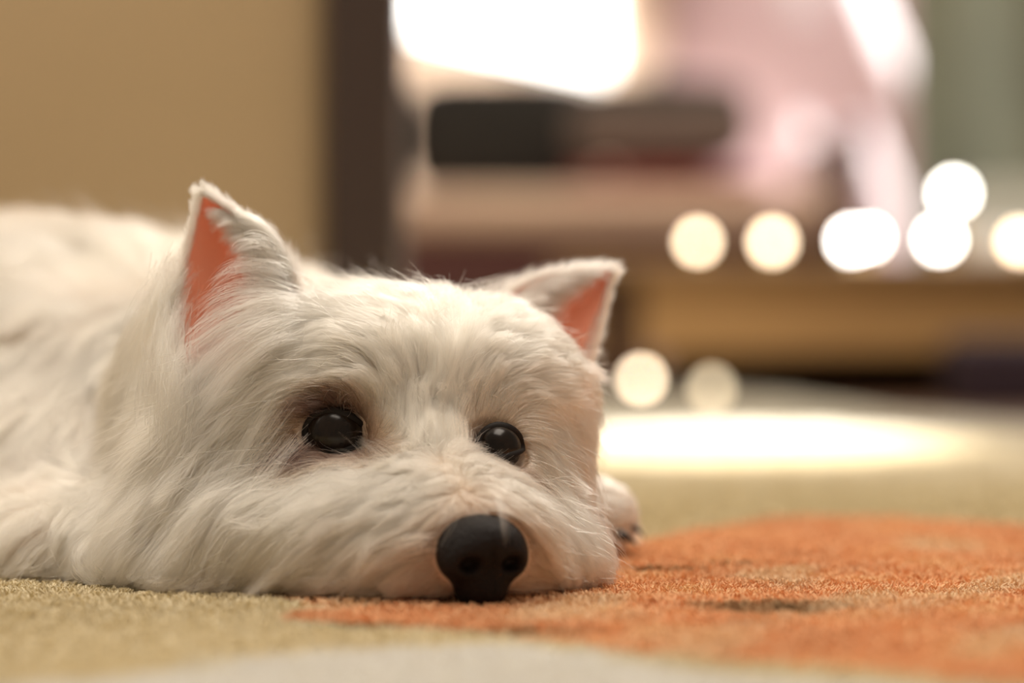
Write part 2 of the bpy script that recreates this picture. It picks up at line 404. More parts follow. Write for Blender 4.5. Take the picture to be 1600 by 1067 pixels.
def bez(pts, t):
    pts = [np.array(p, float) for p in pts]
    while len(pts) > 1: pts = [a * (1 - t) + b * t for a, b in zip(pts, pts[1:])]
    return pts[0]
def build_ear(name, left_edge, right_edge, cup, back, nu=18, nv=24, thick=.0016):
    """left_edge, right_edge: bezier control points from base to the shared tip; cup = depth of the hollow"""
    inner = np.zeros((nv + 1, nu + 1, 3)); back = np.array(back, float)
    for j in range(nv + 1):
        t = j / nv; a, c = bez(left_edge, t), bez(right_edge, t)
        for i in range(nu + 1):
            u = i / nu; dpt = cup * math.sin(math.pi * u) ** .8 * (1 - t) ** .6
            inner[j, i] = a * (1 - u) + c * u + back * dpt
    du = np.gradient(inner, axis=1); dv = np.gradient(inner, axis=0); nr = np.cross(du, dv)
    nr /= np.linalg.norm(nr, axis=-1, keepdims=True) + 1e-12
    nr = np.where((nr @ back)[..., None] < 0, -nr, nr); nr[-1] = nr[-2]
    outer = inner + nr * thick; M = (nv + 1) * (nu + 1)
    V = np.concatenate([inner.reshape(-1, 3), outer.reshape(-1, 3)]); F = []
    id_ = lambda j, i, s: s * M + j * (nu + 1) + i
    for j in range(nv):
        for i in range(nu):
            F.append((id_(j, i, 0), id_(j, i + 1, 0), id_(j + 1, i + 1, 0), id_(j + 1, i, 0)))
            F.append((id_(j, i, 1), id_(j + 1, i, 1), id_(j + 1, i + 1, 1), id_(j, i + 1, 1)))
        F.append((id_(j, 0, 0), id_(j + 1, 0, 0), id_(j + 1, 0, 1), id_(j, 0, 1)))
        F.append((id_(j, nu, 0), id_(j, nu, 1), id_(j + 1, nu, 1), id_(j + 1, nu, 0)))
    o = dpart(mesh_obj(name, V, F, ear_skin))
    return o, inner, outer, nr
def gsample(Gd, j, i):
    """bilinear lookup; j,i float arrays"""
    j0 = np.clip(j.astype(int), 0, Gd.shape[0] - 2); i0 = np.clip(i.astype(int), 0, Gd.shape[1] - 2)
    fj, fi = (j - j0)[:, None], (i - i0)[:, None]
    return (Gd[j0, i0] * (1 - fj) * (1 - fi) + Gd[j0 + 1, i0] * fj * (1 - fi) + Gd[j0, i0 + 1] * (1 - fj) * fi + Gd[j0 + 1, i0 + 1] * fj * fi)
def strands(R, dirs, L, n=7, bend=None, jitter=.15, clump=.6, ngrow=25, wave=.1):
    """free strands along dirs (N,3) that bend toward bend (N,3)"""
    N = len(R); P = np.empty((N, n, 3)); P[:, 0] = R; p = R.copy(); j = rng.normal(size=(N, 3)) * jitter
    for k in range(1, n):
        t = (k - 1) / (n - 1); d = dirs * (1 - t) + (bend if bend is not None else dirs) * t + j + wave * smooth_noise(p, 120, 5)
        d /= np.linalg.norm(d, axis=1, keepdims=True) + 1e-9; p = p + d * (L / (n - 1))[:, None]; P[:, k] = p
    ng = max(4, N // ngrow); gi = rng.choice(N, ng, replace=False); kd = kdtree.KDTree(ng)
    for q, i in enumerate(gi): kd.insert(R[i], q)
    kd.balance(); near = np.array([gi[kd.find(r)[1]] for r in R]); t = np.linspace(0, 1, n)[None, :, None]
    off = P[near] - P
    return P + off * clump * t ** 1.4
def white(N): return np.array([.93, .76, .605])[None] * (1 - .08 * rng.random((N, 1)))
def norm(v): v = np.asarray(v, float); return v / (np.linalg.norm(v, axis=-1, keepdims=True) + 1e-9)
def ear_coat(ear, inner, outer, nr, N, medial, outward, tuft):
    nv, nu = inner.shape[0] - 1, inner.shape[1] - 1
    up = np.gradient(inner, axis=0); across = np.gradient(inner, axis=1)
    Ps, Rs = [], []
    # back of the ear: short dense coat lying toward the tip
    j = rng.random(N) ** 1.05 * nv * .995; i = rng.random(N) * nu * .999
    r = gsample(outer, j, i); d = norm(norm(gsample(up, j, i)) * .8 + gsample(nr, j, i) * .5)
    L = .010 * (1.15 - .6 * j / nv) * (.7 + .5 * rng.random(N))
    Ps.append(strands(r, d, L, clump=.5)); Rs.append(.00007)
    # rims: fringe outward on both margins
    for side, g in ((0, .5), (nu, .7)):
        n2 = int(N * g * .8); j = rng.random(n2) * nv * .995; i = np.full(n2, float(side)) + (rng.random(n2) * .7 if side == 0 else -rng.random(n2) * 1.5)
        i = np.clip(i, 0, nu * .9999); r = gsample(inner, j, i) + gsample(nr, j, i) * .0016 * rng.random((n2, 1))
        s = -1 if side == 0 else 1
        d = norm(norm(gsample(across, j, i)) * s * .40 + norm(gsample(up, j, i)) * .9 - gsample(nr, j, i) * .10 + rng.normal(size=(n2, 3)) * .12)
        L = .0075 * (1.15 - .55 * j / nv) * (.6 + .6 * rng.random(n2))
        Ps.append(strands(r, d, L, clump=.4)); Rs.append(.00006)
    # inner margin on the crown side: long hair that sweeps over the hollow
    n3 = int(N * tuft); t = rng.random(n3) ** 1.2; j = t * nv * .86
    lo, hi = medial; i = (lo + (hi - lo) * rng.random(n3)) * nu; i = np.clip(i, 0, nu * .999)
    r = gsample(inner, j, i) - gsample(nr, j, i) * .0006
    d = norm(np.array(outward[0])[None] + norm(gsample(up, j, i)) * .5 - gsample(nr, j, i) * .35 + rng.normal(size=(n3, 3)) * .12)
    bd = norm(np.repeat(np.array([outward[1]]), n3, 0))
    L = (.017 * (1 - .75 * t) + .004) * (.6 + .5 * rng.random(n3))
    Ps.append(strands(r, d, L, bend=bd, clump=.7, ngrow=30)); Rs.append(.00007)
    P = np.concatenate(Ps); rad = np.concatenate([radii(len(p), 7, rr) for p, rr in zip(Ps, Rs)])
    dpart(curves_obj('ear_fur', P, rad, white(len(P)), HAIR), ear)

w = W
e1 = build_ear('ear', [w(268, 600, .800), w(262, 510, .800), w(285, 430, .805), w(318, 306, .812)],
                      [w(470, 500, .815), w(468, 400, .815), w(400, 350, .812), w(319, 306, .812)], .016, (.15, 1, .1))
ear_coat(*e1, 9000, (.78, .99), ((-.2, -.3, .1), (-.9, -.1, -.6)), .55)
e2 = build_ear('ear', [w(765, 520, .855), w(770, 450, .855), w(860, 415, .862), w(954, 426, .868)],
                      [w(890, 640, .850), w(925, 560, .855), w(940, 490, .862), w(955, 427, .868)], .012, (-.25, 1, .15))
ear_coat(*e2, 7000, (.02, .50), ((.5, -.3, .5), (.9, -.1, -.3)), .8)


# ------------------------------------------------------------------ single long locks
LOCKS = {'ear_tuft': [], 'long_locks': [], 'brow_wisps': []}
def lock(kind, pts, n, spread0, spread1, tint=(.93, .745, .575), r=.000075, seg=12, lift=.004):
    """pts: (px, py, distance or None = just above the coat); a lock of n hairs"""
    C = []; last = None
    for q in pts:
        if len(q) > 2 and q[2]: d = q[2]
        else:
            h = hit(q[0], q[1]); d = (h[1] - lift) if h is not None else last
        last = d; C.append(W(q[0], q[1], d))
    base = np.array([bez(C, t) for t in np.linspace(0, 1, seg)])
    o0 = rng.normal(size=(n, 3)) * spread0 * np.array([1, .5, 1]); o1 = rng.normal(size=(n, 3)) * spread1 * np.array([1, .5, 1]); o2 = rng.normal(size=(n, 3)) * spread1 * .7
    t = np.linspace(0, 1, seg)[None, :, None]
    P = base[None] + o0[:, None] * (1 - t) + o1[:, None] * t ** 1.2 + o2[:, None] * np.sin(t * 3.14)
    # hairs end at different lengths
    cut = (.6 + .4 * rng.random(n))[:, None] * np.linspace(0, seg - 1, seg)[None]
    i0 = np.clip(cut.astype(int), 0, seg - 2); f = (cut - i0)[..., None]; ar = np.arange(n)[:, None]
    P = P[ar, i0] * (1 - f) + P[ar, i0 + 1] * f
    P[..., 2] = np.maximum(P[..., 2], .0006)
    LOCKS[kind].append((P, radii(n, seg, r), np.array(tint)[None] * (1 - .1 * rng.random((n, 1)))))
A_ = .792
for pts, n, a, b in (
    ([(430,395,.808),(405,365,.803),(375,375,A_),(355,405,A_)], 60, .0020, .0014),
    ([(440,430,.806),(395,400,.80),(350,415,A_),(325,455,.788)], 90, .0022, .0016),
    ([(450,465,.805),(395,435,.798),(335,450,.788),(300,500,.785)], 110, .0022, .0015),
    ([(452,480,.80),(400,455,.793),(330,480,.786),(278,545,.783)], 130, .0022, .0013),
    ([(455,495,.80),(400,480,.79),(330,505,.783),(262,575,.781)], 140, .0022, .0014),
    ([(455,510,.795),(405,500,.787),(345,535,.780),(283,615,.778)], 160, .0024, .0018),
    ([(445,525,.79),(395,535,.783),(335,590,.778),(296,680,.776)], 170, .0028, .0022),
    ([(435,480,.80),(380,490,.79),(320,530,.783),(290,560,.780)], 80, .0035, .0022)):
    lock('ear_tuft', pts, n, a, b)
for pts, n in (([(276,420,.806),(255,470,.800),(222,530,.802),(192,590,.812)], 260), ([(272,450,.803),(245,500,.800),(207,550,.805),(184,600,.812)], 240),
               ([(270,480,.800),(258,540,.792),(243,620,.790),(232,700,.790)], 260), ([(268,515,.797),(263,575,.788),(262,650,.785),(256,740,.785)], 260),
               ([(272,550,.793),(275,610,.783),(280,680,.780),(272,760,.780)], 240)):   # hair from behind the near ear down over the ruff
    lock('ear_tuft', pts, n, .0032, .0034)
for k in range(26):   # rounded fringe over the inner margin of the near ear
    t = k / 25; x0, y0 = 368 + 34 * t, 345 + 70 * t + random.uniform(-8, 8)
    lock('ear_tuft', [(x0, y0, .812), (x0 + 28, y0 - 4, .809), (428 + 22 * t, 368 + 30 * t, .811), (448 + 12 * t, 408 + 60 * t, .815)], 70, .0016, .0013)
for pts, n, a, b in (
    ([(335,540),(275,610),(240,690),(222,790)], 200, .0025, .0018), ([(375,565),(315,650),(275,750),(246,850)], 240, .003, .002),
    ([(300,590),(262,670),(248,760),(262,870)], 220, .003, .002), ([(400,600),(340,690),(300,790),(282,905)], 220, .003, .0018),
    ([(430,650),(370,730),(320,820),(300,920)], 200, .003, .002), ([(460,700),(400,760),(345,840),(325,925)], 180, .003, .002),
    ([(520,760),(455,790),(395,830),(345,890)], 200, .003, .002), ([(560,790),(490,810),(420,840),(360,870)], 200, .003, .0022),
    ([(610,820),(540,830),(470,850),(400,880)], 200, .003, .002), ([(330,560),(300,640),(285,720),(290,790)], 160, .0025, .0018),
    ([(620,790),(560,785),(500,795),(430,830)], 180, .003, .0022), ([(660,850),(600,865),(540,890),(480,905)], 160, .0022, .002)):
    lock('long_locks', pts, n, a, b)
P_ = .778
for pts, n, a, b in (
    ([(222,845,.80),(150,815,.79),(85,860,P_),(100,915,P_),(205,918,P_)], 90, .0012, .0014),
    ([(228,850,.80),(170,835,.79),(112,870,P_),(125,915,P_),(225,925,P_)], 80, .0012, .0013),
    ([(232,860,.80),(190,850,.79),(140,880,P_),(155,915,P_),(240,930,P_)], 80, .0014, .0013),
    ([(240,850,.79),(215,860,.785),(180,885,P_),(190,920,P_),(250,930,P_)], 80, .0014, .0013),
    ([(215,835,.80),(195,790,.795),(150,755,.79),(150,800,.785),(156,850,.785)], 45, .0008, .0006),
    ([(345,890,.772),(320,915,.768),(330,945,.764),(395,915,.762)], 70, .0014, .0016),
    ([(390,880,.772),(370,905,.765),(350,925,.762),(338,944,.760)], 80, .0014, .0014),
    ([(430,885,.770),(425,905,.764),(405,925,.760),(392,943,.758)], 70, .0014, .0014),
    ([(475,890,.768),(470,905,.762),(455,925,.758),(440,944,.756)], 60, .0014, .0014),
    ([(520,900,.766),(510,912,.760),(500,928,.757),(492,944,.755)], 50, .0014, .0014)):
    lock('long_locks', pts, n, a, b)
for pts, n, a, b in (
    ([(895,690,.80),(930,735,.80),(955,800,.80),(952,870,.80)], 16, .0010, .0007), ([(905,780,.80),(935,820,.80),(950,850,.79),(965,885,.79)], 30, .0016, .0022),
    ([(900,720,.81),(935,760,.80),(965,830,.80),(960,880,.80)], 7, .0008, .0012),
    ([(920,560,.86),(935,540,.86),(945,550,.86),(952,572,.86)], 14, .001, .001),
    ([(750,460,.86),(775,445,.86),(800,435,.86),(822,428,.86)], 40, .002, .0012)):
    lock('long_locks', pts, n, a, b)
for pts, n, a, b, c in (
    ([(560,688),(588,702),(625,730),(650,775)], 90, .0010, .0020, (.9,.82,.72)), ([(552,690),(575,700),(600,720),(600,760)], 50, .0008, .002, (.55,.42,.32)),
    ([(742,722),(760,712),(780,695),(800,676)], 26, .0012, .0012, (.75,.62,.48)), ([(735,740),(760,728),(785,712),(806,700)], 34, .0014, .0016, (.78,.65,.5)),
    ([(745,750),(765,738),(790,725),(812,716)], 34, .0014, .0016, (.8,.68,.54)),
    ([(775,775,.735),(784,800,.727),(789,830,.724),(788,862,.724)], 12, .0008, .0005, (.85,.75,.62)), ([(720,790,.74),(700,805,.735),(690,825,.735),(686,850,.735)], 14, .002, .002, (.6,.48,.36)),
    ([(530,640),(530,625),(540,608),(556,600)], 20, .002, .0025, (.8,.7,.58)), ([(500,655),(512,660),(520,672),(524,680)], 3, .0006, .0008, (.7,.6,.5))):
    lock('brow_wisps', pts, n, a, b, c, r=.00006)
for kind, parts in LOCKS.items():
    dpart(curves_obj(kind, np.concatenate([p[0] for p in parts]), np.concatenate([p[1] for p in parts]), np.concatenate([p[2] for p in parts]), HAIR), e1[0] if kind == 'ear_tuft' else body)

# ------------------------------------------------------------------ eyes, nose, claws, whiskers
eyem = mat('dark_brown_eye', (.006, .004, .003), .2, color2=(.016, .010, .007), nscale=160, spec=.3)
lidm = mat('black_eyelid', (.010, .007, .006), .6, spec=.25)
nosem = mat('black_nose_leather', (.010, .007, .007), .55, spec=.18, bump=.5, bscale=900)
for e in EYES:
    v, f = sphere_mesh(e['c'], e['r'], 40, 26); eye = dpart(mesh_obj('eye', v, f, eyem))
    # eyelid: an almond ring hugging the ball
    d = norm(e['n'] * .75 + np.array([0, -.6, 0])); right = norm(np.cross(d, [0, 0, 1])); upv = np.cross(right, d)
    if right[0] < 0: right = -right
    v, f = [], []; NU, NV = 48, 10
    for i in range(NU):
        a = 2 * math.pi * i / NU; ex = math.cos(a); ez = math.sin(a)
        q = right * ex * .90 * e['r'] * (1.12 if ex > 0 else 1) + upv * (ez * .70 * e['r'] * (1 - .25 * max(ex, 0)))
        base = e['c'] + q; dep = math.sqrt(max(e['r'] ** 2 - np.dot(q, q), 1e-8)) if np.dot(q, q) < e['r'] ** 2 else .001
        base = base + d * dep; rad = norm(q)
        for jn in range(NV):
            b_ = 2 * math.pi * jn / NV; v.append(base + rad * math.cos(b_) * .0014 + d * math.sin(b_) * .0007)
    for i in range(NU):
        for jn in range(NV):
            f.append((i * NV + jn, ((i + 1) % NU) * NV + jn, ((i + 1) % NU) * NV + (jn + 1) % NV, i * NV + (jn + 1) % NV))
    lid = dpart(mesh_obj('eyelid', v, f, lidm), eye)

# nose leather: distance field of its own, nostrils carved
fwd = norm(np.array([.38, -1, -.05])); rt = norm(np.cross(fwd, [0, 0, 1])); rt = rt if rt[0] > 0 else -rt; upn = norm(np.cross(rt, fwd)); upn = upn if upn[2] > 0 else -upn
NR = np.stack([rt, -fwd, upn], 1)
def nose_sdf(P):
    q = (P - NOSE_C) @ NR
    def el(c, r):
        k = (q - np.array(c)) ; k0 = np.sqrt(((k / np.array(r)) ** 2).sum(-1)) + 1e-9; k1 = np.sqrt(((k / np.array(r) ** 2) ** 2).sum(-1)) + 1e-9
        return k0 * (k0 - 1) / k1
    def sm(a, b, k): h = np.clip(k - abs(a - b), 0, None) / k; return np.minimum(a, b) - h * h * k / 4
    def cut(a, b, k): h = np.clip(k - abs(a + b), 0, None) / k; return np.maximum(a, -b) + h * h * k / 4
    d = el((0, .003, .0035), (.0128, .012, .0088))
    d = sm(d, el((-.0075, .002, -.001), (.0068, .0095, .0072)), .004); d = sm(d, el((.0075, .002, -.001), (.0068, .0095, .0072)), .004)
    d = sm(d, el((0, .003, -.0095), (.0085, .009, .0085)), .004)
    for s in (-1, 1): d = cut(d, el((s * .0068, -.0078, -.0020), (.0034, .006, .0027)), .002)
    d = cut(d, el((0, -.0088, -.006), (.0007, .003, .009)), .0015)
    return d
_s = sdf; sdf_body = sdf
globals()['sdf'] = nose_sdf
NV_, NF_ = surface_nets(NOSE_C - .024, NOSE_C + .024, .0007)
globals()['sdf'] = sdf_body
nose = dpart(mesh_obj('nose', NV_, NF_, nosem))

clawm = mat('dark_claw', (.03, .022, .02), .3)
for (px, py, dd) in ((974, 842, .868), (984, 826, .878)):
    v, f = [], []; o = W(px - 6, py - 6, dd)
    for k in range(6):
        t = k / 5; c = o + np.array([.007 * t, -.002 * t, -.0045 * t * t])
        for i in range(10):
            a = 2 * math.pi * i / 10; r = .0020 * (1 - t) ** .7 + .0001; v.append(c + np.array([0, math.cos(a), math.sin(a)]) * r)
    for k in range(5):
        for i in range(10): f.append((k * 10 + i, k * 10 + (i + 1) % 10, (k + 1) * 10 + (i + 1) % 10, (k + 1) * 10 + i))
    dpart(mesh_obj('claw', v, f, clawm))

# ------------------------------------------------------------------ rug
def poly_sdf(x, y, poly):
    n = len(poly); d = np.full(x.shape, 1e9); ins = np.zeros(x.shape, bool)
    for i in range(n):
        (ax, ay), (bx, by) = poly[i], poly[(i + 1) % n]; ex, ey = bx - ax, by - ay
        t = np.clip(((x - ax) * ex + (y - ay) * ey) / (ex * ex + ey * ey), 0, 1)
        d = np.minimum(d, np.hypot(x - ax - t * ex, y - ay - t * ey))
        c = ((ay <= y) != (by <= y)); xi = ax + (y - ay) / (ey if abs(ey) > 1e-9 else 1e-9) * ex; ins ^= c & (x < xi)
    return np.where(ins, -d, d)
ORANGE = [G(455, 962), G(480, 945), (-.075, .76), (-.04, .83), G(960, 855), G(1100, 825), G(1230, 806), G(1400, 804), G(1600, 818), (.36, .92), (.36, .56), G(1600, 1064), G(1350, 1048), G(1100, 1028), G(950, 1004), G(800, 992), G(600, 978)]
CREAM = [G(300, 1040), G(560, 1010), G(760, 1003), G(900, 1016), G(1080, 1042), G(1300, 1064), (.2, .50), (-.2, .50)]
RUG = [(-1.2, .30), (.62, .30), (.60, 1.2), G(1600, 655), G(1400, 640), G(1250, 620), G(1100, 598), G(960, 578), (-.1, 3.08), (-1.2, 3.08)]
def n2(x, y, s, seed): return smooth_noise(np.stack([x, y, 0 * x], -1).reshape(-1, 3), s, seed, 3)[:, 0].reshape(x.shape)
def rug_color(x, y):
    c = np.empty(x.shape + (3,)); tan = np.array([.86, .77, .56]); olive = np.array([.74, .64, .42]); cream = np.array([.95, .92, .86]); orange = np.array([.90, .53, .30]); dark = np.array([.16, .13, .07])
    a = np.clip(.5 + .5 * n2(x, y, 22, 1), 0, 1)[..., None]; c[:] = tan * (1 - .5 * a) + olive * .5 * a
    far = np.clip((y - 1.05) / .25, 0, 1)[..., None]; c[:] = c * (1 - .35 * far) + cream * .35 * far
    bnd = (np.clip((y - .93) / .03, 0, 1) * np.clip((1.30 - y) / .08, 0, 1))[..., None] * .5; c[:] = c * (1 - bnd) + np.array([.66, .57, .36]) * bnd
    wob = .006 * n2(x, y, 40, 2) + .002 * n2(x, y, 250, 4)
    m = np.clip(.5 - (poly_sdf(x, y, CREAM) + wob) / .012, 0, 1)[..., None]; c = c * (1 - m) + cream * m
    m = np.clip(.5 - (poly_sdf(x, y, ORANGE) + wob) / .007, 0, 1)[..., None]
    o = orange * (1 + .14 * n2(x, y, 60, 6))[..., None]
    st = np.clip(n2(x, y, 45, 8) * 1.2 - .25, 0, .45)[..., None]; o = o * (1 - st) + tan * st
    c = c * (1 - m) + o * m
    for (px, py, rx, ry) in ((1225, 947, .026, .017), (1010, 885, .018, .004), (1130, 878, .014, .003), (830, 985, .02, .008), (560, 975, .02, .006)):
        gx, gy = G(px, py); q = np.clip(1.2 - np.hypot((x - gx) / rx, (y - gy) / ry) + .35 * n2(x, y, 150, 11), 0, 1)[..., None] * .75
        c = c * (1 - q) + dark * q
    return np.clip(c, .01, .95)
rugm = bpy.data.materials.new('rug_wool'); rugm.use_nodes = True; nt = rugm.node_tree; b = nt.nodes['Principled BSDF']; b.inputs['Roughness'].default_value = .95; b.inputs['Specular IOR Level'].default_value = .1
at = nt.nodes.new('ShaderNodeAttribute'); at.attribute_name = 'tint'; nt.links.new(at.outputs['Color'], b.inputs['Base Color'])
def rug_patch(xs, ys, z):
    X, Y = np.meshgrid(xs, ys, indexing='ij'); nx, ny = X.shape
    ins = poly_sdf(X, Y, RUG) < 0
    Z = z + .0007 * n2(X, Y, 300, 21) + .0010 * n2(X, Y, 60, 22)
    V = np.stack([X, Y, Z], -1).reshape(-1, 3); idx = np.arange(nx * ny).reshape(nx, ny)
    F = np.stack([idx[:-1, :-1], idx[1:, :-1], idx[1:, 1:], idx[:-1, 1:]], -1)[ins[:-1, :-1] & ins[1:, 1:] & ins[1:, :-1] & ins[:-1, 1:]].reshape(-1, 4)
    return V, F, rug_color(X, Y).reshape(-1, 3)
# one sheet, graded: fine where the eye is, coarse far off
xs = np.unique(np.concatenate([np.linspace(-1.15, -.24, 60), np.linspace(-.24, .36, 300), np.linspace(.36, .6, 30)]))
ys = np.unique(np.concatenate([np.linspace(.34, .56, 20), np.linspace(.56, 1.1, 300), np.linspace(1.1, 3.2, 180)]))
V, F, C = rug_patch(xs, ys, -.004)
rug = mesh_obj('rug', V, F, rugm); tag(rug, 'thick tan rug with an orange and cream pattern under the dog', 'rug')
C = C * .52   # backing darkened to stand in for the pile's self-shadowing
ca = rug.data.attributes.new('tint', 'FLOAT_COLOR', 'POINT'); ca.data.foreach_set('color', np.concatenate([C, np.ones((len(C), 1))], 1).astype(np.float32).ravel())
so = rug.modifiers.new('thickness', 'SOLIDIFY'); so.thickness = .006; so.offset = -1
# wool pile tufts where they can be made out
NT = 270000
ty = .57 + .55 * rng.random(NT) ** 1.5; tx = (rng.random(NT) - .5) * 2 * (.22 * ty + .02)
k = (poly_sdf(tx, ty, RUG) < -.002); tx, ty = tx[k], ty[k]
wide = 1 + 0 * tx
NW = 170000; wx = -.62 + 1.22 * rng.random(NW); wy = .32 + 1.25 * rng.random(NW) ** 1.1   # coarser tufts all round
k = (poly_sdf(wx, wy, RUG) < -.002) & ((np.abs(wx) > .22 * wy + .015) | (wy > 1.10) | (wy < .575)); wx, wy = wx[k], wy[k]
tx = np.concatenate([tx, wx]); ty = np.concatenate([ty, wy]); wide = np.concatenate([wide, np.full(len(wx), 2.4)])
root = np.stack([tx, ty, np.full(len(tx), -.0045)], 1)
tuft = np.floor(root[:, :2] / .0022); hsh = np.sin(tuft[:, :1] * 12.9898 + tuft[:, 1:] * 78.233) * 43758.5; hsh -= np.floor(hsh); h2 = (hsh * 57.3) % 1
lean = np.concatenate([np.cos(hsh * 6.28), np.sin(hsh * 6.28)], 1) * .35
Pp = np.empty((len(root), 4, 3)); Lh = .0031 + .0014 * h2[:, 0] + .0008 * rng.random(len(root)) + .0007 * n2(tx, ty, 110, 31)
for q in range(4):
    t = q / 3; off = (lean + rng.normal(size=(len(root), 2)) * .12) * (t ** 1.3) * Lh[:, None]
    Pp[:, q, :2] = root[:, :2] + off; Pp[:, q, 2] = root[:, 2] + Lh * t * .95
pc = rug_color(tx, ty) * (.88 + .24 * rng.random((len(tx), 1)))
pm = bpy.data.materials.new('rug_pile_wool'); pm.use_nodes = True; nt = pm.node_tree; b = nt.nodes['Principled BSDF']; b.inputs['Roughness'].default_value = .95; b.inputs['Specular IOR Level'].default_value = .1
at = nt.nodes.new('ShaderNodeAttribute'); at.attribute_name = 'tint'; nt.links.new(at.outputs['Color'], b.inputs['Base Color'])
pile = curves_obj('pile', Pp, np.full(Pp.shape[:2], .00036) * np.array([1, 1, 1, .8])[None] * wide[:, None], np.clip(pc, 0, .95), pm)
pile.parent = rug; pile['kind'] = 'stuff'

# ------------------------------------------------------------------ room
woodfloor = mat('dark_wood_floor', (.085, .035, .015), .45, color2=(.13, .055, .022), nscale=6, stretch=(1, 8, 1))
tag(box('floor', (.3, 3.2, -.0205), (5.0, 6.4, .02), woodfloor, bevel=0), kind='structure')
tanwall = mat('tan_plaster', (.50, .375, .215), .85, color2=(.54, .405, .24), nscale=3, bump=.1, bscale=60)
tag(box('wall_left', (-1.085, 1.50, .60), (1.95, .07, 1.24), tanwall, bevel=.012), kind='structure')
jamb = mat('dark_walnut_frame', (.045, .028, .022), .5, color2=(.06, .036, .028), nscale=8, stretch=(1, 1, .2))
tag(box('trim_1', (-.0885, 1.49, .60), (.043, .11, 1.24), jamb, bevel=.004), kind='structure')
plaster = mat('beige_plaster', (.80, .60, .42), .85, color2=(.84, .64, .46), nscale=4)
pinkw = mat('pink_plaster', (.66, .47, .48), .85, color2=(.72, .52, .53), nscale=2)
def wall_strip(name, a, b, z0, z1, m, th=.05):
    a, b = np.array(a), np.array(b); c = (a + b) / 2; L = np.linalg.norm(b - a)
    return box(name, (c[0], c[1], (z0 + z1) / 2), (L, th, z1 - z0), m, bevel=0, rz=math.atan2(b[1] - a[1], b[0] - a[0]))
A, B = np.array([-.42, 3.73]), np.array([.31, 5.37])
u = (B - A) / np.linalg.norm(B - A)
o = wall_strip('wall_back', A, B, -.01, .53, plaster); tag(o, kind='structure')
WB = A + u * np.linalg.norm(B - A) * .84
o = wall_strip('wall_back', WB, B, .53, 1.5, plaster); tag(o, kind='structure')
wf = mat('white_window_frame', (.75, .68, .58), .5)
win = empty('window_1'); tag(win, kind='structure')
for z0, z1 in ((.53, .55), (1.34, 1.36)):
    o = wall_strip('window_frame', A, WB, z0, z1, wf, .06); o.parent = win
glow = emit('sky_lit_pane', (1.0, .99, .95), 5.0)
pn = wall_strip('pane', A, WB, .551, 1.339, glow, .012); pn.parent = win
tag(box('wall_right', (1.15, 5.42, .9), (1.75, .06, 1.82), pinkw, bevel=0), kind='structure')

# low wooden platform
honey = mat('honey_wood', (.52, .31, .12), .5, color2=(.60, .36, .15), nscale=5, stretch=(1, 10, 10))
honeyd = mat('honey_wood_top', (.27, .16, .065), .45, color2=(.32, .19, .08), nscale=5, stretch=(1, 10, 10))
legd = mat('dark_wood_leg', (.09, .04, .018), .6)
tb = empty('low_table', (.62, 2.55, 0)); tag(tb, 'low honey-coloured wooden table behind the rug, at the right', 'table')
def sub(o, parent, loc0):
    o.parent = parent; o.location = Vector(o.location) - Vector(loc0); return o
L0 = (.62, 2.55, 0)
sub(box('tabletop', (.62, 2.55, .1175), (1.16, .60, .016), honeyd, bevel=.004), tb, L0)
sub(box('apron', (.62, 2.285, .073), (1.10, .02, .074), honey, bevel=.003), tb, L0)
sub(box('apron', (.62, 2.80, .073), (1.10, .02, .074), honey, bevel=.003), tb, L0)
for x in (.10, 1.14):
    for y in (2.30, 2.79):
        zb = -.0020 if x < .5 else -.0105
        sub(box('leg', (x, y, (zb + .1095) / 2), (.05, .05, .1095 - zb), legd, bevel=.003), tb, L0)
sub(box('back_panel', (.64, 2.74, .0127), (.94, .014, .0465), legd, bevel=.001), tb, L0)
# glowing globes added to make the bright discs along the table edge
glow_warm = emit('warm_glow_globe', (1.0, .80, .55), 16); glow_white = emit('white_glow_globe', (1.0, .95, .86), 30)
basem = mat('brass_globe_base', (.55, .40, .20), .35, metal=1.0)
def glow_globe(x, y, z0, m, r, label, stem=.0):
    t = empty('light', (x, y, z0)); tag(t, label, 'light', 'glowing globes added for bright discs')
    v, f = lathe([(.0001, 0), (.010, 0), (.010, .002), (.0045, .003), (.0040, .006 + stem), (.0060, .007 + stem)]); mesh_obj('base', v, f, basem, t)
    v, f = sphere_mesh(np.array([0, 0, .007 + stem + r * .95]), r, 24, 16); mesh_obj('globe', v, f, m, t)
for px, py, m, r, lab in ((1090, 378, glow_warm, .0070, 'round warm globe added for a bright disc, at the left end of the row on the low table'),
                     (1207, 378, glow_warm, .0078, 'round warm globe added for a bright disc, second from the left in the row on the low table'),
                     (1330, 376, glow_white, .0078, 'round white globe added for a bright disc, third from the left in the row on the low table'),
                     (1358, 372, glow_white, .0060, 'white globe added for a bright disc, almost touching the third one in the row on the low table'),
                     (1468, 374, glow_white, .0080, 'round white globe added for a bright disc, just under the raised one on the low table'),
                     (1594, 378, glow_warm, .0078, 'warm globe added for a bright disc at the right edge of the picture on the low table')):
    p = W(px, py, 2.30); glow_globe(p[0], 2.30, .1255, m, r, lab, stem=max(0, p[2] - .1255 - .007 - r * .95))
for px, d, lab, m in ((1000, 2.28, 'round warm globe added for a glint on the far end of the rug, beside the sunlit patch', glow_warm), (1112, 2.05, 'smallest warm globe added for a glint, on the rug just right of the sunlit patch', None)):  # glints on the rug, made by added glowing globes
    p = W(px, 600, d); glow_globe(p[0], d, -.002, m or emit('dim_glow_globe', (1.0, .82, .55), 3.5), .0078, lab)
p = W(1490, 302, 2.36); glow_globe(p[0], 2.36, .1255, glow_white, .0085, 'white globe added for a bright disc, raised on a stem above the row on the low table', stem=p[2] - .1255 - .007 - .0081)
